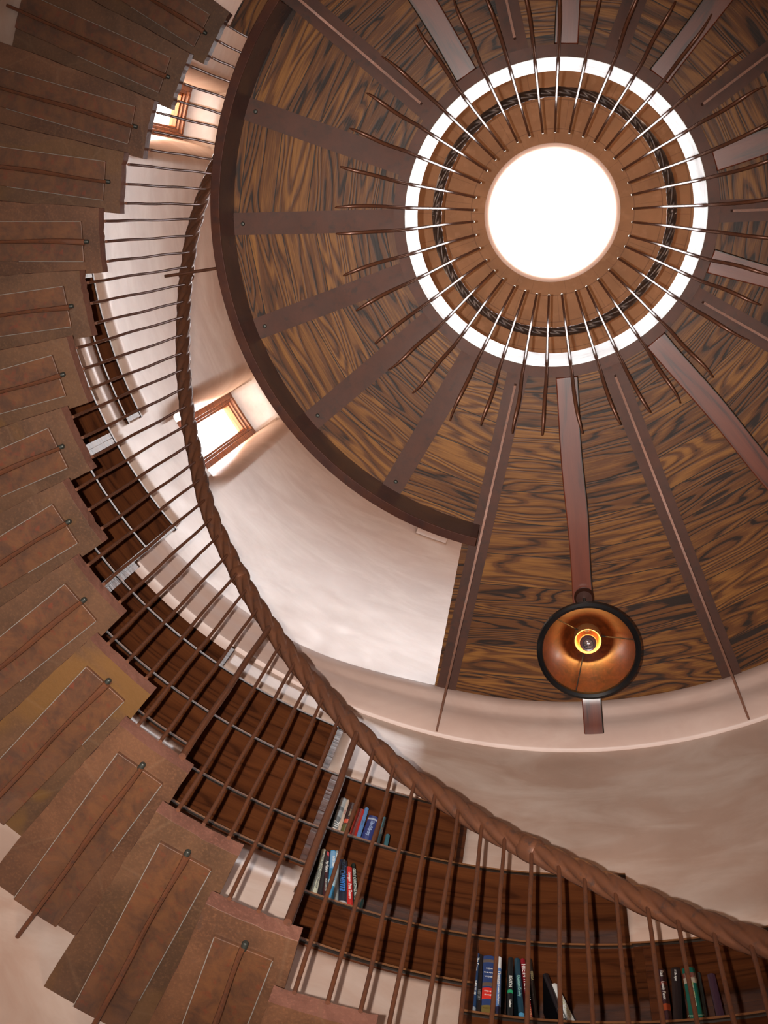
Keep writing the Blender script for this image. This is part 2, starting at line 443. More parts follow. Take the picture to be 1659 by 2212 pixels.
# narrow strip beyond the first steel beam, and the bit of landing above the last tread
def strip(ra, rb, pts, idx):
    pass
q0, q1 = P(101.0, 1.18, ZC), P(101.0, 1.90, ZC); q2, q3 = P(102.35, 1.90, ZC), P(104.2, 1.18, ZC)
vs = [q0, q1, q2, q3]+[v+Vector((0, 0, ZF-ZC)) for v in (q0, q1, q2, q3)]
mb.add(vs, [(0, 1, 2, 3), (4, 7, 6, 5), (0, 4, 5, 1), (1, 5, 6, 2), (2, 6, 7, 3), (3, 7, 4, 0)], [((v.x)*1.0+88, v.y*1.0+88) for v in vs])
n = 4; vs = []
for zz in (ZC, ZF):
    for i in range(n+1):
        a = -141-3.2*i/n; vs += [P(a, 1.17, zz), P(a, 1.93, zz)]
fs = []
for i in range(n):
    fs += [(2*i, 2*i+1, 2*i+3, 2*i+2), (2*n+2+2*i, 2*n+4+2*i, 2*n+5+2*i, 2*n+3+2*i)]
    fs += [(2*i, 2*i+2, 2*n+4+2*i, 2*n+2+2*i), (2*i+1, 2*n+3+2*i, 2*n+5+2*i, 2*i+3)]
fs += [(0, 2*n+2, 2*n+3, 1), (2*n, 2*n+1, 4*n+3, 4*n+2)]
mb.add(vs, fs, [(v.x+60, v.y+60) for v in vs])
mb.sweep([(1.188, ZC), (1.318, ZC), (1.318, ZF), (1.188, ZF)], -144.3, -150.6, 4, pf=lambda az, r, z: P(az, r, z))
struct(mb.build('ceiling', OAK))

# central ring: brown flange below, pale lining inside
cr = thing('steel_ring', (AX[0], AX[1], 4.1), 'brown steel ring with pale inner lining around the round hole in the wooden ceiling', 'ring')
mb = MB(); mb.lathe([(.522, 4.095), (.562, 4.095), (.562, 4.130), (.522, 4.130)], 120, Matrix.Translation((AX[0], AX[1], 0)), closed_prof=True)
mb.build('flange', STEEL, cr, smooth=40)
mb = MB(); mb.lathe([(.520, 4.097), (.534, 4.097), (.534, 4.46), (.540, 4.475), (.520, 4.475)], 120, Matrix.Translation((AX[0], AX[1], 0)), closed_prof=True)
o = mb.build('lining', GALV, cr, smooth=40); o['label'] = 'pale shiny lining'

# curved beam along the stair opening
mb = MB()
mb.sweep([(1.153, 3.935), (1.153, 4.128), (1.172, 4.128), (1.172, 4.50), (1.186, 4.50), (1.186, 3.935)], 101.6, 217.0, 110, pf=lambda az, r, z: P(az, r, z))
eb = mb.build('curved_beam', BEAM, smooth=30, bevel=.002)
tag(eb, 'long curved dark brown steel beam edging the wooden ceiling along the stair opening', 'beam')

clock = {}
def strip_member(az, w, r0, r1, z0, z1, name, mat, parent, taper=0, jit=0, uvoff=0):
    m_ = MB(); ca, sa_ = math.cos(rad(az)), math.sin(rad(az)); rs = []
    n = 24
    for i in range(n+1):
        r = r0+(r1-r0)*i/n
        c_ = Vector((AX[0]+r*ca, AX[1]+r*sa_, 0)); tv = Vector((-sa_, ca, 0))
        wl = w/2+jit*math.sin(i*.7+az)*.5; wr = w/2+jit*math.cos(i*.55+az*1.7)*.5
        zz0 = z0(r) if callable(z0) else z0
        rs.append([c_-tv*wl+Vector((0, 0, zz0)), c_+tv*wr+Vector((0, 0, zz0)), c_+tv*wr+Vector((0, 0, z1)), c_-tv*wl+Vector((0, 0, z1))])
    m_.rings(rs)
    m_.uv = [[(a+uvoff, b) for a, b in f] for f in m_.uv]
    return m_.build(name, mat, parent, smooth=35)

where = {101.0: 'the one beside the stair opening', 66.4: 'the one to the right of the lamp', 28.6: 'the one reaching the right picture edge below the ring',
         -2.0: 'the one right of the ring at its mid height', -37.3: 'the one going to the upper right', -71.0: 'the one above the ring, right of centre',
         -104.6: 'the one above the ring, left of centre', -141.0: 'the long one in the upper left, ending on the curved beam'}
wherew = {83.2: 'that carries the hanging lamp', 48.0: 'heading to the lower right, half shiny', 15.0: 'right of the ring and just below its middle, very shiny',
          -19.5: 'right of the ring and just above its middle', -53.8: 'with knots and cracks at the upper right of the ring', -88.0: 'straight above the ring', -123.4: 'pale and shiny at the upper left of the ring'}
wherep = {-161.2: 'uppermost of the five that end on the curved beam', -181.3: 'middle-height one pointing straight left of the ring', -200.6: 'third down of the five that end on the curved beam',
          -220.4: 'fourth down of the five that end on the curved beam', -240.3: 'lowest of the five that end on the curved beam'}
for kind, az in mem:
    if kind == 'T':
        th = thing('steel_beam', P(az, .57, ZC), 'brown steel T-beam under the ceiling, '+where[az], 'beam', 'radial steel T-beams')
        r1_ = 1.868 if az != -141.0 else 1.868
        strip_member(az, .076, .560, r1_, ZC-.013, ZC+.002, 'flange', STEEL, th)
        strip_member(az, .0085, .60, 1.955, lambda r: ZC-.014-.050-.17*sm(.7, 2.0, r)*.95, ZC-.012, 'web', ROD, th)
    elif kind == 'P':
        th = thing('steel_strip', P(az, .57, ZC), 'flat brown steel ceiling strip, '+wherep[az], 'steel strip', 'flat radial steel strips')
        strip_member(az, .079, .560, 1.156, ZC-.012, ZC+.002, 'plate', STEEL, th)
        mbb = MB(); mbb.lathe([(0, -.008), (.006, -.007), (.008, 0), (0, 0)], 10, Matrix.Translation(P(az, 1.12, ZC-.012)))
        mbb.build('bolt', BOLT, th)
    else:
        def zb(r): return 4.092 - .030*sm(.6, 1.7, r) - .022*sm(1.60, 1.84, r) - .115*sm(1.77, 1.935, r)
        o = strip_member(az, .080, .562, 1.925, zb, ZC+.004, 'wooden_rib', RED, None, jit=.006, uvoff=az)
        tag(o, 'reddish wooden ceiling rib '+wherew[az], 'wooden rib', 'radial wooden ribs')
        o.modifiers.new('Bevel', 'BEVEL').width = .004; o.modifiers['Bevel'].segments = 3; o.modifiers['Bevel'].limit_method = 'ANGLE'

# ------------------------------------------------------------------ twisted rail section
def lobes4(pitch):
    def f(th, L):
        q = th - 2*math.pi*L/pitch
        return .78+.35*abs(math.cos(2*q))**.6+.03*math.cos(16*q)
    return f

# railing around the hole
orl = thing('oculus_railing', (AX[0], AX[1], 4.1), 'circular iron railing of curved bars and a twisted ring around the hole in the ceiling', 'railing')
NB = 38
mb = MB(); n = 380
mb.tube([P(360*i/n, .556, 5.62) for i in range(n)], .0205, 28, closed=True, lobes=lobes4(.349))
o = mb.build('twisted_ring', RAILD, orl, smooth=60)
azb = [183.4, 192.4, 203.2, 212.8, 222.5, 231.3, 242.1, 251.3, 260.9, 269.6, 279.7, 289.7, 298.7, 308.2, 317.2, 327.1, 337.2, 345.9, 355.6, 5.0, 14.8, 22.6, 32.1, 42.4,
       52.6, 62.4, 70.7, 81.0, 90.4, 99.4, 108.2, 116.9, 127.0, 135.9, 145.6, 155.7, 165.6, 175.2]
protos = []
for v in range(6):
    rnd = random.Random(v+3)
    ctrl = [(.757+rnd.uniform(-.03, .03), 3.925), (.735, 3.915), (.700, 3.914), (.66, 3.925), (.61, 3.957), (.565, 4.005), (.533, 4.06), (.516, 4.12), (.509, 4.2), (.508, 4.35), (.508, 4.55), (.508, 4.95), (.509, 5.36),
            (.504, 5.45), (.486, 5.55), (.460, 5.65), (.430, 5.75), (.396, 5.85)]
    side = rnd.choice((-1, 1))*rnd.uniform(.010, .02); wob = rnd.uniform(-.006, .006)
    pts = []; rr = []
    m = len(ctrl)
    for i in range((m-1)*4+1):
        j = min(i//4, m-2); f = i/4-j
        r = ctrl[j][0]*(1-f)+ctrl[j+1][0]*f; z = ctrl[j][1]*(1-f)+ctrl[j+1][1]*f
        k = max(0, (r-.56)/.2)
        y = side*k**2.2+wob*math.sin(k*5)
        pts.append(Vector((r, y, z)));
        rad_ = .0060 if z > 4.3 else .0062
        if i < 10: rad_ = .0022+.0040*i/10
        rr.append(rad_)
    # smooth
    for _ in range(3):
        pts = [pts[0]]+[(pts[i-1]+pts[i]*2+pts[i+1])/4 for i in range(1, len(pts)-1)]+[pts[-1]]
    protos.append((pts, rr))
bar_mesh = {}
for i, a in enumerate(azb):
    v = (i*5+i//3) % 6
    if v not in bar_mesh:
        mb = MB(); mb.tube(protos[v][0], protos[v][1], 8)
        o = mb.build('bar', RODD, None, smooth=60); cap = MB(); q = protos[v][0][-1]
        cap.lathe([(0, .006), (.006, .004), (.0078, 0), (.006, -.005), (0, -.006)], 10, Matrix.Translation(q+Vector((-.002, 0, .004))))
        c_ = cap.build('end_cap', SILV, o, smooth=60)
        bar_mesh[v] = (o, c_)
    else:
        o = bar_mesh[v][0].copy(); C.objects.link(o)
        c_ = bar_mesh[v][1].copy(); C.objects.link(c_); c_.parent = o
    o.parent = orl
    o.location = (0, 0, -4.1); o.rotation_euler = (0, 0, rad(a))
for a in (181.0, -2.0):
    mb = MB(); mb.tube([P(a-1.2+.4*i, .556, 5.62) for i in range(7)], [.0215, .0245, .024, .024, .024, .0245, .0215], 14)
    mb.build('collar', RAILD, orl, smooth=50)

# ------------------------------------------------------------------ stair treads
def r_at_wall(az, extra=.012):
    """radius about the stair axis where a radial line meets the wall"""
    r = 1.7
    for _ in range(30):
        p_ = P(az, r, 0, SA); d_ = Vector((p_.x-AX[0], p_.y-AX[1], 0))
        a_ = math.degrees(math.atan2(d_.y, d_.x)); r += Rw(a_)+extra-d_.length
    return r
names = ['first', 'second', 'third', 'fourth', 'fifth', 'sixth', 'seventh', 'eighth', 'ninth', 'tenth', 'eleventh', 'twelfth', 'thirteenth', 'fourteenth', 'fifteenth', 'sixteenth']
stone_of = {1: 0, 2: 0, 3: 1, 4: 0, 5: 2, 6: 1, 7: 1, 8: 1, 9: 2, 10: 1, 11: 0, 12: 1, 13: 0, 14: 1, 15: 1}
STONE_LIT_EDGE = mat_stone('sandstone_broken_lit_edge', (.150, .062, .042), (.105, .042, .028))  # pinker broken stone, lightened further to paint flash light on the side faces
sname = {0: 'reddish brown', 1: 'brown', 2: 'ochre-streaked brown'}
TH = .044
for k in range(1, 16):
    rnd = random.Random(100+k)
    ph = PH0+DP*k; zt = (Z0+k)*S
    cen = P(ph-4.2, R1+.02, zt-TH, SA)
    extra_l = ''
    th = thing('stair_tread', cen, '%s sandstone stair tread on a rusty steel bracket, %s from the picture bottom' % (sname[stone_of[k]], names[k-1]), 'stair tread', 'stone stair treads')
    # rough slab outline
    a0, a1 = ph-8.45, ph
    out = []
    ro0, ro1 = r_at_wall(a0), r_at_wall(a1)
    ns = 26
    chip = rnd.uniform(.2, .8)
    ph1, ph2 = rnd.uniform(0, 6), rnd.uniform(0, 6)
    def wob(s_, amp): return amp*(math.sin(s_*5+ph1)*.5+math.sin(s_*13+ph2)*.35+rnd.uniform(-.5, .5)*.5)
    for i in range(ns+1):
        s_ = i/ns; r = R1+(ro1-R1)*s_
        out.append(P(a1+math.degrees(wob(s_, .0035)/r), r, 0, SA))
    for i in range(9):
        s_ = i/8; a = a1+(a0-a1)*s_; out.append(P(a, ro1+(ro0-ro1)*s_, 0, SA))
    for i in range(ns+1):
        s_ = 1-i/ns; r = R1+(ro0-R1)*s_
        out.append(P(a0+math.degrees(wob(s_+3, .0035)/r), r, 0, SA))
    m = 14
    for i in range(1, m):
        s_ = i/m; a = a0+(a1-a0)*s_
        rr_ = R1+wob(s_*2+7, .0010)
        if rnd.random() < .08: rr_ += .003
        out.append(P(a, rr_, 0, SA))
    nn = len(out); mb = MB()
    mb.v += [Vector((p_.x, p_.y, zt-TH)) for p_ in out]
    mb.v += [Vector((p_.x, p_.y, zt-TH*.5))+Vector((p_.x-SA[0], p_.y-SA[1], 0)).normalized()*rnd.uniform(-.001, .001) for p_ in out]
    mb.v += [Vector((p_.x, p_.y, zt))+Vector((p_.x-SA[0], p_.y-SA[1], 0)).normalized()*rnd.uniform(-.0005, .001) for p_ in out]
    for lv in (0, 1):
        for i in range(nn):
            i2 = (i+1) % nn; mb.f.append([lv*nn+i, lv*nn+i2, (lv+1)*nn+i2, (lv+1)*nn+i])
    mb.f.append(list(range(nn))[::-1]); mb.f.append([2*nn+i for i in range(nn)])
    mb.uv = [[(0, 0)]*len(f) for f in mb.f]
    o = mb.build('stone_slab', STONES[stone_of[k]], th, bevel=.0025)
    o.data.materials.append(STONE_LIT_EDGE)
    for p_ in o.data.polygons:
        if abs(p_.normal.z) < .7: p_.material_index = 1
    # steel bracket: plate, tapering blade, bolt
    ac = ph-4.33; ca, sa_ = math.cos(rad(ac)), math.sin(rad(ac)); tv = Vector((-sa_, ca, 0)); rv = Vector((ca, sa_, 0))
    O = Vector((SA[0], SA[1], 0)); zb_ = zt-TH
    ro = r_at_wall(ac)-.004
    mb = MB(); rs = []
    for i in range(13):
        r = 1.374+(ro-1.374)*i/12; w = .0615-.0015*i/12
        base = O+rv*r
        rs.append([base-tv*w+Vector((0, 0, zb_-.009)), base+tv*w+Vector((0, 0, zb_-.009)), base+tv*w+Vector((0, 0, zb_+.001)), base-tv*w+Vector((0, 0, zb_+.001))])
    mb.rings(rs); mb.build('steel_plate', RUST, th, bevel=.0015)
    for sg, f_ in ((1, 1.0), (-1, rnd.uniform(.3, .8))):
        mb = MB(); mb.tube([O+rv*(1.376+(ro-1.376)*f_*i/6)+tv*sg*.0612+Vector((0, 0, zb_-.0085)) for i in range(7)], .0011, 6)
        mb.build('edge_glint', GLINT, th)  # pale tubes stand in for the glint along the plate's long edges
    mb = MB(); rs = []; kk = rnd.uniform(.35, .6)
    for i in range(31):
        s_ = i/30; r = 1.362+(ro-1.362)*s_
        dpt = .020+.012*sm(0, kk, s_)-.009*sm(kk, kk+.06, s_)+.085*sm(kk, 1.15, s_)
        wid = .0075+.0022*math.sin(s_*7+ph1)*(1-s_)-.002*s_
        base = O+rv*r+tv*(.0025*math.sin(s_*9+ph2)*(1-s_)); zz = zb_-.008
        rs.append([base+tv*x_*wid+Vector((0, 0, zz-dpt+y_)) for x_, y_ in ((-.7, .004+dpt), (-.7, .010), (-1, .006), (-.75, .001), (0, -.0015), (.75, .001), (1, .006), (.7, .010), (.7, .004+dpt))])
    mb.rings(rs); mb.build('blade', ROD, th, smooth=40)
    mb = MB(); q = O+rv*1.356+Vector((0, 0, zb_-.018))
    M = Matrix.Translation(q) @ Matrix.Rotation(rad(ac), 4, 'Z') @ Matrix.Rotation(rad(90), 4, 'Y')
    mb.lathe([(0, -.006), (.005, -.0055), (.0068, -.003), (.0068, .012), (0, .012)], 14, M)
    mb.build('bolt', BOLT, th, smooth=40)

# ------------------------------------------------------------------ stair railing
pts_rail = [(60, -.05), (80.4, 1.08), (93.2, 1.04), (102, 1.012), (112.5, 1.005), (121, 1.004), (130, 1.0), (139, .985), (148.4, 1.02), (159, 1.04), (166, 1.05), (173.8, 1.035), (180.4, 1.01), (188, 1.0), (240, 1.0)]
def rail_h(a):
    pr = [(40, 1.10), (80.4, 1.075)]+pts_rail[2:]
    for i in range(len(pr)-1):
        if pr[i][0] <= a <= pr[i+1][0]:
            f = (a-pr[i][0])/(pr[i+1][0]-pr[i][0]); f = f*f*(3-2*f)
            return pr[i][1]*(1-f)+pr[i+1][1]*f
    return 1.0
def rail_z(a): return (Z0+(a-PH0)/DP)*S+rail_h(a)
srl = thing('stair_railing', P(100, R1, 1.5, SA), 'winding iron stair railing with thin upright bars and a thick rope-twisted handrail', 'railing')
mb = MB(); n = 900; pts = [P(48+(216-48)*i/n, R1, rail_z(48+(216-48)*i/n), SA) for i in range(n+1)]
for _ in range(12): pts = [pts[0]]+[(pts[i-1]+pts[i]*2+pts[i+1])/4 for i in range(1, n)]+[pts[-1]]
mb.tube(pts, .0245, 40, lobes=lobes4(.345))
mb.build('handrail', RAIL, srl, smooth=70)
barp = {}
rndb = random.Random(5)
for k in range(-5, 16):
    ph = PH0+DP*k; zt = (Z0+k)*S
    for j, da in enumerate((1.65, 4.37, 7.02)):
        a = ph-da
        thick = (k, j) in ((2, 2), (4, 2))
        L = rail_z(a)-zt-.012
        key = 'thick' if thick else j
        r_ = .0088 if thick else .0047
        mb = MB(); nn = 9
        pt = [P(a+.05*math.sin(i*1.3+k+j)*(1 if 0 < i < nn else 0), R1-.008+.004*math.sin(i*.9+k*1.7+j)*(1 if 0 < i < nn else 0)*.4, zt-.012+(L+.012)*i/nn, SA) for i in range(nn+1)]
        mb.tube(pt, [r_*(1+.04*rndb.uniform(-1, 1)) for _ in range(nn+1)], 10)
        mb.build('baluster', ROD, srl, smooth=60)
def collar(a0, a1):
    mb = MB(); m = 6
    mb.tube([P(a0+(a1-a0)*i/m, R1, rail_z(a0+(a1-a0)*i/m), SA) for i in range(m+1)], [.026, .0295, .030, .030, .030, .0295, .026], 20)
    mb.build('collar', RAIL, srl, smooth=50)
collar(85.6, 87.2); collar(129.2, 130.6); collar(173.0, 174.0)
mb = MB(); mb.tube([P(171.4, 1.185+.29*i/6, 4.215, AX) for i in range(7)], .0062, 10)
mb.build('bracket', RODD, srl, smooth=50)

# ------------------------------------------------------------------ built-in bookcases
def board(mb, a0, a1, z, th_=.022, proud=-.010, deep=.212, n=None):
    n = n or max(3, int((a1-a0)/1.2))
    mb.sweep([(proud+.003, z-th_), (proud, z-th_+.004), (proud, z-.004), (proud+.003, z), (deep, z), (deep, z-th_)], a0, a1, n)
def upright(mb, a, z0, z1, w=.022, proud=-.008, deep=.205):
    da = math.degrees(w/1.96)/2
    mb.sweep([(proud, z0), (proud, z1), (deep, z1), (deep, z0)], a-da, a+da, 1)
def backp(mb, a0, a1, z0, z1):
    mb.sweep([(.198, z0), (.198, z1), (.214, z1), (.214, z0)], a0, a1, max(3, int((a1-a0)/1.2)))
units = [
 ('dark recessed bookcase whose shelf of books is lowest at the bottom right', [(50, 94.4, 2.06, 2.42), (50, 94.4, 2.42, 2.73)], [(80.35, 2.42, 2.73)], P(80, 1.95, 2.06)),
 ('dark recessed bookcase holding two small groups of books, one above the other', [(94.5, 109.35, 2.53, 2.73), (81.9, 109.35, 2.73, 3.07), (96.3, 109.35, 3.07, 3.395)], [], P(100, 1.95, 2.53)),
 ('empty dark wooden bookcase of four curved shelves behind the railing at mid stair', [(109.8, 124.0, 2.855, 3.055), (109.8, 124.0, 3.055, 3.395), (124.0, 140.0, 3.155, 3.395), (111.0, 140.0, 3.395, 3.715), (125.8, 140.0, 3.715, 4.04)], [], P(118, 1.95, 2.855)),
 ('empty dark wooden bookcase with bright top edge, just left of the plaster cornice end', [(140.35, 153.2, 3.48, 3.715), (140.35, 153.2, 3.715, 4.04), (140.35, 153.2, 4.04, 4.365)], [], P(146, 1.97, 3.48)),
 ('small empty dark bookcase recess mostly hidden behind the treads on the left', [(153.6, 168.0, 3.80, 4.04), (153.6, 168.0, 4.04, 4.365)], [], P(160, 1.97, 3.80)),
 ('narrow empty wood-lined wall slot, topmost recess on the left above the other bookcases', [(154.4, 173.0, 4.585, 4.735)], [], P(163, 1.98, 4.585)),
]
for lab, cells, divs, base in units:
    th = thing('bookcase', base, lab, 'bookcase', 'built-in bookcases along the stair')
    zl = {}
    for a0, a1, z0, z1 in cells:
        zl.setdefault(round(z0, 3), []).append([a0, a1, 'b']); zl.setdefault(round(z1, 3), []).append([a0, a1, 't'])
        mb = MB(); backp(mb, a0, a1, z0, z1); mb.build('back_panel', MAHO, th)
    for z, iv in sorted(zl.items()):
        iv.sort(); mer = []
        for a0, a1, kd in iv:
            if mer and a0 <= mer[-1][1]+.05: mer[-1][1] = max(mer[-1][1], a1)
            else: mer.append([a0, a1])
        top = all(x[2] == 't' for x in iv)
        for a0, a1 in mer:
            if top and a1 > 94.2 and a0 < 51: a1 = 81.4
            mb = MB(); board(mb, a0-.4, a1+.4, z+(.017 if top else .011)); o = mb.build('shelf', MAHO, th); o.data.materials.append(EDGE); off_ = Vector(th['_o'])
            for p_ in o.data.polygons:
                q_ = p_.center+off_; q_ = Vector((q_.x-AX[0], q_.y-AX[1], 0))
                if q_.length < Rw(math.degrees(math.atan2(q_.y, q_.x))) - .004: p_.material_index = 1  # lighter wood paints in the light caught by the shelf fronts
    done = set()
    for a0, a1, z0, z1 in cells:
        for a, sg in ((a0, 1), (a1, -1)):
            # an end panel only where no neighbouring cell of the same row continues
            if any(c is not None and abs(c[2]-z0) < .12 and (abs(c[1]-a) < .1 or abs(c[0]-a) < .1) and c != (a0, a1, z0, z1) for c in cells): continue
            mb = MB(); upright(mb, a+sg*.15, z0, z1); mb.build('side_panel', MAHO, th)
    for a, z0, z1 in divs:
        mb = MB(); upright(mb, a, z0, z1, w=.028); mb.build('divider', MAHO, th)

# ------------------------------------------------------------------ books
def txt(s, size, mat, parent, M, align='CENTER', ext=.0003):
    cu = bpy.data.curves.new('lettering', 'FONT'); cu.body = s; cu.size = size; cu.align_x = align; cu.align_y = 'CENTER'; cu.extrude = ext
    o = bpy.data.objects.new('tmp', cu); C.objects.link(o)
    dg = bpy.context.evaluated_depsgraph_get(); me = bpy.data.meshes.new_from_object(o.evaluated_get(dg))
    bpy.data.objects.remove(o); bpy.data.curves.remove(cu)
    me.materials.clear(); me.materials.append(mat)
    r = bpy.data.objects.new('lettering', me); C.objects.link(r); r.parent = parent; r.matrix_local = M
    return r
cm = {}
def colm(c, rough=.35):
    if c not in cm: cm[c] = mat_plain('cover_%d' % len(cm), c, rough)
    return cm[c]
PAGES = mat_plain('book_pages', (.62, .55, .42), .8)
WHITE = (.75, .73, .68)
def book(az0, az1, zb, h, azt, col, label, texts=(), bands=(), depth=.12, proud=.004, group=None):
    """spine faces the stair; azt = azimuth of the same edge at the top (lean)"""
    am = (az0+az1)/2; w = rad(abs(az0-az1))*1.95*.97
    lean = math.atan2(rad(azt-az0)*1.95, h)        # + leans to larger azimuth
    base = Wp(am, proud, zb)
    # local axes: x = across the spine towards smaller azimuth (right as seen), y = into the wall, z = up
    a = rad(am); ex_ = Vector((math.sin(a), -math.cos(a), 0)); ey_ = Vector((math.cos(a), math.sin(a), 0)); ez_ = Vector((0, 0, 1))
    R_ = Matrix((ex_, ey_, ez_)).transposed().to_4x4()
    M = Matrix.Translation(base) @ R_ @ Matrix.Rotation(-lean, 4, 'Y')
    lift = abs(math.sin(lean))*w/2
    M = Matrix.Translation((0, 0, lift)) @ M
    e = bpy.data.objects.new('book', None); C.objects.link(e); e.matrix_world = M; e.empty_display_size = .02
    e['label'] = label; e['category'] = 'book'
    if group: e['group'] = group
    hh = h/max(.5, math.cos(lean)) if abs(lean) < .5 else h
    t_ = .0022
    mb = MB(); mb.box((-w/2, 0, 0), (-w/2+t_, depth, hh)); mb.box((w/2-t_, 0, 0), (w/2, depth, hh))
    rs = []
    for z in (0, hh):
        ring = []
        for i in range(7):
            f = i/6; ring.append(Vector((-w/2+w*f, -.0035*math.sin(f*math.pi), z)))
        ring += [Vector((w/2, t_+.001, z)), Vector((-w/2, t_+.001, z))]
        rs.append(ring)
    mb.rings(rs)
    c_ = mb.build('cover', colm(col), e)
    mb = MB(); mb.box((-w/2+t_, t_, .004), (w/2-t_, depth-.003, hh-.004)); mb.build('pages', PAGES, e)
    for (f0, f1, bc) in bands:
        mb = MB(); rs = []
        for z in (f0*hh, f1*hh):
            ring = [Vector((-w/2*1.01+w*1.01*i/6, -.0035*math.sin(i/6*math.pi)-.0004, z)) for i in range(7)]
            ring += [Vector((w/2*1.01, .004, z)), Vector((-w/2*1.01, .004, z))]
            rs.append(ring)
        mb.rings(rs); mb.build('band', colm(bc), e)
    for s_, size, f, kind, tc in texts:
        if kind == 'h':   Mt = Matrix.Translation((0, -.0047, hh*f)) @ Matrix.Rotation(rad(90), 4, 'X')
        else:             Mt = Matrix.Translation((0, -.0047, hh*f)) @ Matrix.Rotation(rad(90), 4, 'X') @ Matrix.Rotation(rad(-90), 4, 'Z')
        txt(s_, size, colm(tc, .5), e, Mt)
    return e
navy, blue, sky_, red, blk, cream, teal = (.010, .018, .085), (.022, .05, .17), (.10, .24, .50), (.42, .018, .012), (.010, .010, .012), (.62, .60, .45), (.01, .10, .14)
gP, gQ, gR, gS = 'books on the upper short shelf', 'books on the lower short shelf', 'books on the bottom shelf left part', 'books on the bottom shelf right part'
zp = 3.082
book(108.60, 107.97, zp, .205, 108.64, (.13, .15, .16), 'black and white photo-covered book, first from the left on the upper short shelf', [('ZEN', .026, .16, 'v', WHITE)], [(.42, .60, (.30, .33, .34)), (.72, .97, (.36, .38, .38))], group=gP)
book(107.97, 107.66, zp, .200, 108.07, (.62, .48, .38), 'thin cream book beside the black and white one on the upper short shelf', [('LIFE OF', .008, .6, 'v', (.3, .05, .05))], group=gP)
book(107.64, 106.95, zp, .193, 107.69, (.03, .012, .012), 'dark book with an orange-red spot on the upper short shelf', [('STORIES', .012, .66, 'v', (.4, .3, .2))], [(.34, .46, (.65, .10, .05)), (.04, .30, (.10, .10, .03))], group=gP)
book(106.84, 106.15, zp, .175, 106.73, red, 'bright red book with a yellow left edge on the upper short shelf', [], [(.03, .07, (.5, .25, .1))], group=gP)
book(106.13, 105.74, zp, .193, 106.15, sky_, 'light blue slim book to the right of the bright red one', [('Collected', .008, .5, 'v', (.05, .1, .2))], group=gP)
book(105.72, 104.66, zp, .156, 105.57, (.014, .03, .16), 'short wide navy book with lettering along its spine, upper short shelf', [('The Odyssey', .017, .50, 'v', (.35, .45, .65))], [(.84, .90, (.35, .40, .50))], group=gP)
book(104.15, 103.87, zp, .172, 104.20, (.12, .30, .38), 'thin pale teal book standing apart at the right of the upper short shelf', [('THE POEMS', .008, .5, 'v', WHITE)], group=gP)
book(103.49, 103.10, zp, .078, 103.55, (.03, .13, .16), 'small dark teal booklet at the end of the upper short shelf', [], group=gP)
zq = 2.745
book(108.56, 108.23, zq, .12, 108.5, (.16, .17, .15), 'short grey book at the very left of the lower short shelf', group=gQ)
book(108.23, 107.83, zq, .226, 108.72, (.55, .55, .42), 'cream book with small grey lettering on the lower short shelf', [('WHEN WE DEAD AWAKE', .011, .6, 'v', (.1, .1, .1)), ('WINTERSON', .008, .22, 'v', (.1, .1, .1))], group=gQ)
book(107.83, 107.32, zq, .222, 108.47, blk, 'black book between the cream and the maroon book', [], group=gQ)
book(107.30, 106.94, zq, .222, 108.36, (.05, .015, .018), 'dark maroon book with white lettering on the lower short shelf', [('My Future', .013, .64, 'v', WHITE), ('HOLLYWOOD', .009, .26, 'v', (.4, .4, .35))], [(.90, .98, (.55, .06, .06))], group=gQ)
book(106.90, 106.33, zq, .236, 107.95, (.03, .20, .38), 'blue book with a paler blue top half, lower short shelf', [('ENTERTAIN', .010, .76, 'v', WHITE)], [(.62, .98, (.16, .34, .55)), (.28, .40, (.4, .6, .7))], group=gQ)
book(106.30, 105.91, zq, .240, 107.55, (.24, .27, .28), 'pale grey book leaning left of the cinema book', [('KODAK', .014, .84, 'v', WHITE)], group=gQ)
book(105.89, 105.19, zq, .206, 106.94, (.008, .014, .03), 'black book with large blue lettering on the lower short shelf', [('cinema', .036, .50, 'v', (.02, .16, .50)), ('italian', .018, .83, 'v', (.02, .10, .26))], [(.02, .06, (.4, .4, .4))], group=gQ)
book(105.16, 104.65, zq, .182, 106.19, (.50, .02, .018), 'bright red book with white lettering on the lower short shelf', [('Giuseppe', .012, .72, 'v', WHITE), ('Pane Teatro', .014, .36, 'v', WHITE)], group=gQ)
book(104.57, 104.24, zq, .205, 105.81, (.008, .016, .012), 'leaning black-green book with white lettering, right end of the lower short shelf', [('GREAT CHRISTMAS MOVIES', .0125, .50, 'v', (.45, .5, .45))], group=gQ)
book(104.10, 103.84, zq, .05, 104.15, (.03, .17, .20), 'tiny teal booklet at the right end of the lower short shelf', [], group=gQ)
zr = 2.431
book(94.06, 93.68, zr, .240, 94.12, (.015, .05, .13), 'dark blue book with white lettering, left end of the bottom shelf', [('The Scope', .013, .80, 'v', WHITE), ('SHELF OF LIFE', .009, .4, 'v', WHITE)], [(.03, .10, (.3, .35, .4))], group=gR)
book(93.67, 93.29, zr, .236, 93.89, blk, 'thick black book left of the wide blue one on the bottom shelf', [('HISTORY', .010, .3, 'v', (.2, .2, .2))], group=gR)
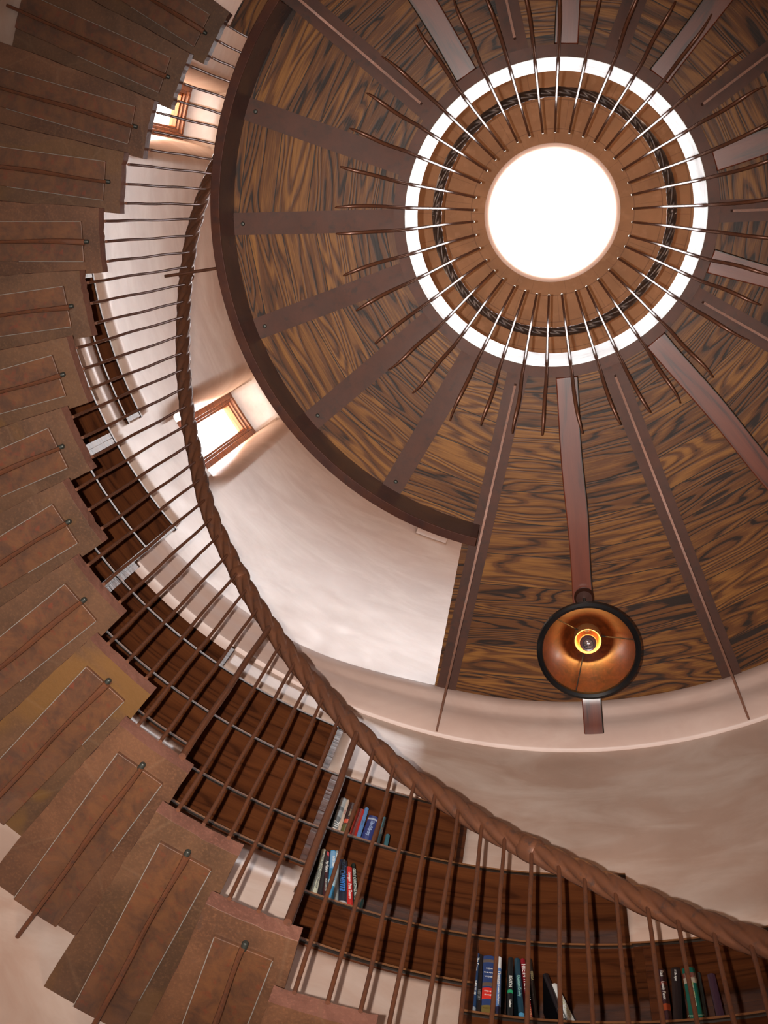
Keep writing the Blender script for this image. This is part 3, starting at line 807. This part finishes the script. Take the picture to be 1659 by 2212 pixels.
book(93.26, 92.22, zr, .236, 93.47, (.020, .048, .155), 'wide blue book with a red label band and gold foot on the bottom shelf',
     [('HOW', .0072, .76, 'h', WHITE), ('THE MIND', .0064, .69, 'h', WHITE), ('WORKS', .0072, .62, 'h', WHITE), ('STEVEN', .0068, .375, 'h', WHITE), ('PINKER', .0068, .315, 'h', WHITE), ('NORTON', .006, .10, 'h', (.1, .06, .01))],
     [(.26, .44, (.62, .03, .02)), (0, .155, (.17, .12, .03)), (.47, .53, (.12, .08, .06)), (.88, .93, (.12, .09, .08))], group=gR)
book(92.18, 91.79, zr, .238, 92.40, (.11, .22, .48), 'slim light blue book with a white top on the bottom shelf', [('Quantum', .014, .62, 'v', WHITE), ('A Guide for the Perplexed', .007, .34, 'v', WHITE)], [(.80, .995, (.7, .7, .7)), (0, .16, (.012, .016, .05))], group=gR)
book(91.32, 90.90, zr, .240, 91.5, (.008, .012, .014), 'black book with a small green mark on the bottom shelf', [('REASON', .012, .58, 'v', WHITE), ('Kaufman', .008, .22, 'v', WHITE)], [(.40, .45, (.02, .35, .15))], group=gR)
book(90.45, 90.02, zr, .240, 91.0, (.006, .045, .075), 'dark teal book to the left of the dark red one on the bottom shelf', [('Quantum', .012, .60, 'v', (.25, .5, .45)), ('Gravity', .012, .42, 'v', (.25, .5, .45))], [(.0, .10, (.08, .3, .5))], group=gR)
book(89.76, 89.40, zr, .241, 90.52, (.23, .008, .018), 'dark red book with tall white capitals on the bottom shelf', [('FIRE IN THE BELLY', .0175, .60, 'v', WHITE), ('SAM KEEN', .0115, .13, 'v', (.5, .25, .12))], group=gR)
book(89.27, 88.97, zr, .243, 89.90, (.012, .010, .008), 'black book leaning on the dark red one', [('ODESSA', .010, .7, 'v', (.25, .2, .1))], group=gR)
book(87.35, 86.90, zr, .185, 88.75, (.008, .007, .010), 'black book leaning steeply to the left on the bottom shelf', [('MADE', .014, .16, 'v', WHITE)], group=gR)
book(86.75, 86.25, zr, .146, 88.1, (.62, .62, .60), 'white book leaning steeply to the left on the bottom shelf', [('THE QUEEN', .014, .35, 'v', (.45, .42, .25))], group=gR)
book(79.98, 79.32, zr, .205, 79.91, (.05, .02, .025), 'maroon and orange patterned book right of the shelf divider', [('Paul', .014, .90, 'v', WHITE), ('Lonely Planet', .013, .58, 'v', WHITE)], [(.22, .34, (.35, .06, .02)), (.70, .76, (.22, .04, .03))], group=gS)
book(79.28, 78.58, zr, .207, 78.85, (.010, .008, .010), 'black book with a thin white title left of the green one', [('A Life Apart', .009, .84, 'v', WHITE)], group=gS)
book(78.08, 77.09, zr, .203, 78.04, (.0, .105, .075), 'emerald green book with a small picture near its top on the bottom shelf',
     [('THE STORY', .016, .50, 'v', (.45, .45, .15)), ('and ITS WRITER', .0155, .50, 'v', (.5, .6, .5)), ('Fifth Edition', .008, .08, 'h', (.3, .45, .3))], [(.70, .90, (.42, .36, .28)), (.80, .90, (.30, .05, .04))], group=gS)
book(77.05, 76.80, zr, .180, 76.96, (.02, .03, .03), 'thin dark book right of the emerald green one', [], group=gS)
book(76.18, 75.60, zr, .170, 76.25, (.045, .02, .04), 'purple-brown book with a cream spine edge at the right end of the bottom shelf', [], [(.02, .98, (.045, .02, .04))], group=gS)

# ------------------------------------------------------------------ hanging lamp
LZ, LAZ, LR = 3.51, 83.1, 1.386
LC = P(LAZ, LR, 0)
lamp = thing('pendant_lamp', (LC.x, LC.y, 4.05), 'round amber pendant lamp with a black rim hanging from the wooden rib', 'lamp')
T0 = Matrix.Translation((LC.x, LC.y, 0))
t = NT('amber_mica'); p = t.obj(); n1 = t.noise(p, 24, 5, .7, .6); n2 = t.noise(p, 90, 3)
c = t.mix(t.ramp(n1, [(.35, 0.0), (.68, 1.0)]), (.095, .015, .002), (.028, .004, .0008)); c = t.mix(t.ramp(n2, [(.5, 0.0), (.7, .5)]), c, (.13, .026, .004))
AMB = t.bsdf(color=c, rough=.30, spec=.6, coat=.35, crough=.15)
mb = MB(); zz = LZ
prof = [(.160, LZ), (.150, LZ+.022), (.125, LZ+.060), (.095, LZ+.096), (.062, LZ+.126), (.044, LZ+.140)]
mb.lathe(prof+[(r+.003, z+.004) for r, z in prof[::-1]], 56, T0, closed_prof=True); mb.build('shade', AMB, lamp, smooth=50)
mb = MB(); mb.lathe([(.151, LZ-.004), (.160, LZ-.010), (.169, LZ-.004), (.170, LZ+.010), (.158, LZ+.024), (.150, LZ+.010)], 56, T0, closed_prof=True)
mb.build('rim', mat_plain('black_rim', (.012, .011, .012), .3, .6), lamp, smooth=40)
mb = MB(); mb.lathe([(.036, LZ+.120), (.040, LZ+.092), (.044, LZ+.088), (.047, LZ+.094), (.045, LZ+.150), (.020, LZ+.175), (.010, LZ+.20), (.0, LZ+.20)], 32, T0)
mb.build('socket_cap', mat_plain('socket_cream', (.16, .055, .015), .45), lamp, smooth=40)
mb = MB(); mb.tube([(LC.x, LC.y, LZ+.19), (LC.x, LC.y, 4.04)], .006, 10); mb.build('hanging_rod', BOLT, lamp, smooth=50)
mb = MB(); mb.lathe([(0, 4.028), (.030, 4.030), (.037, 4.040), (.037, 4.056), (0, 4.056)], 30, T0); mb.build('canopy_plate', mat_plain('plate_brown', (.05, .018, .012), .35, .5), lamp, smooth=40)
for q in (20, 140, 260):
    mb = MB(); a = rad(q+LAZ)
    mb.tube([(LC.x+math.cos(a)*r, LC.y+math.sin(a)*r, z) for r, z in ((.040, LZ+.115), (.09, LZ+.068), (.158, LZ+.006))], .0022, 6); mb.build('arm', BOLT, lamp)
t = NT('bulb_glass'); bb = t.n('Emission', {'Color': (1, .42, .10, 1), 'Strength': 85.0}); t.t.links.new(bb.outputs[0], t.out.inputs[0]); BULB = t.m
mb = MB(); bz = LZ+.075
mb.lathe([(.012, bz+.034), (.017, bz+.024), (.025, bz+.012), (.0285, bz+.001)], 28, T0); mb.build('bulb_glow', BULB, lamp, smooth=60)
mb = MB(); mb.lathe([(.0292, bz+.004), (.029, bz-.005), (.024, bz-.017), (.014, bz-.026), (0, bz-.029)], 28, T0)
mb.build('silver_bulb_cap', mat_plain('bulb_silver', (.55, .50, .55), .08, .95), lamp, smooth=60)

# small pale wall light on the upper wall beyond the curved beam
wl = thing('wall_light', Wp(109, -.03, 6.3), 'small pale half-round wall light on the plaster beyond the lower end of the curved beam', 'wall light')
mb = MB(); mb.sweep([(.0, 6.44), (-.075, 6.44), (-.070, 6.40), (-.050, 6.345), (-.02, 6.315), (.0, 6.31)], 106.3, 111.9, 8)
mb.build('shade', PLC, wl, smooth=40, bevel=.004)
mb = MB(); mb.sweep([(.0, 6.446), (-.080, 6.446), (-.080, 6.438), (.0, 6.438)], 106.1, 112.1, 8); mb.build('lip', mat_plain('lip_cream', (.55, .45, .35), .4), wl)

# ------------------------------------------------------------------ light
w = bpy.data.worlds.new('World'); sc.world = w; w.use_nodes = True
bg = w.node_tree.nodes['Background']; bg.inputs[0].default_value = (1.0, .985, 1.0, 1); bg.inputs[1].default_value = 19.0
def portal(loc, direction, sx, sy, shape='RECTANGLE'):
    l = bpy.data.lights.new('portal', 'AREA'); l.shape = shape; l.size = sx; l.size_y = sy
    l.cycles.is_portal = True
    o = bpy.data.objects.new('portal', l); C.objects.link(o); o.location = loc
    o.rotation_euler = Vector(direction).to_track_quat('-Z', 'Y').to_euler(); return o
nt = w.node_tree; tc = nt.nodes.new('ShaderNodeTexCoord'); sx = nt.nodes.new('ShaderNodeSeparateXYZ'); cr = nt.nodes.new('ShaderNodeValToRGB')
nt.links.new(tc.outputs['Generated'], sx.inputs[0]); nt.links.new(sx.outputs[2], cr.inputs[0]); nt.links.new(cr.outputs[0], bg.inputs[0])
cr.color_ramp.elements[0].position = .25; cr.color_ramp.elements[0].color = (1.0, .80, .60, 1)
cr.color_ramp.elements[1].position = .97; cr.color_ramp.elements[1].color = (1.0, .975, 1.0, 1)
portal((AX[0], AX[1], SKYZ+.50), (0, 0, -1), 2*SKYR+.1, 2*SKYR+.1)
for (a0, a1, z0, z1), rr0 in list(zip(wrect, [2.40]*4)) + list(zip(lowin_unseen, [2.06]*3)):
    am = (a0+a1)/2; loc = P(am, rr0, (z0+z1)/2); d_ = (P(am, 0, 0)-P(am, 1, 0))
    portal(loc, d_, rad(a1-a0)*rr0, z1-z0)
# camera flash, beside the lens
fl = bpy.data.lights.new('camera_flash', 'SPOT'); fl.energy = 760; fl.spot_size = rad(70); fl.spot_blend = 1.0; fl.shadow_soft_size = .006; fl.color = (1.0, .97, .93)
fo = bpy.data.objects.new('camera_flash', fl); C.objects.link(fo); fo.location = -right*.052 + fwd*.0
Rc = Matrix((right, -down, -fwd)).transposed()
fo.rotation_euler = Rc.to_euler()
# ------------------------------------------------------------------ camera
cam = bpy.data.cameras.new('camera'); co = bpy.data.objects.new('camera', cam); C.objects.link(co)
cam.sensor_fit = 'HORIZONTAL'; cam.sensor_width = 36; cam.lens = 36*F/W; cam.clip_start = .02
co.location = (0, 0, 0); co.rotation_euler = Rc.to_euler(); sc.camera = co
for o in bpy.data.objects:
    if '_o' in o: del o['_o']
vs_ = sc.view_settings; vs_.view_transform = 'Standard'; vs_.look = 'None'; vs_.exposure = 0; vs_.gamma = 1; vs_.use_curve_mapping = False
sc.cycles.use_denoising = True; sc.cycles.max_bounces = 8; sc.cycles.transparent_max_bounces = 12; sc.cycles.sample_clamp_indirect = 6
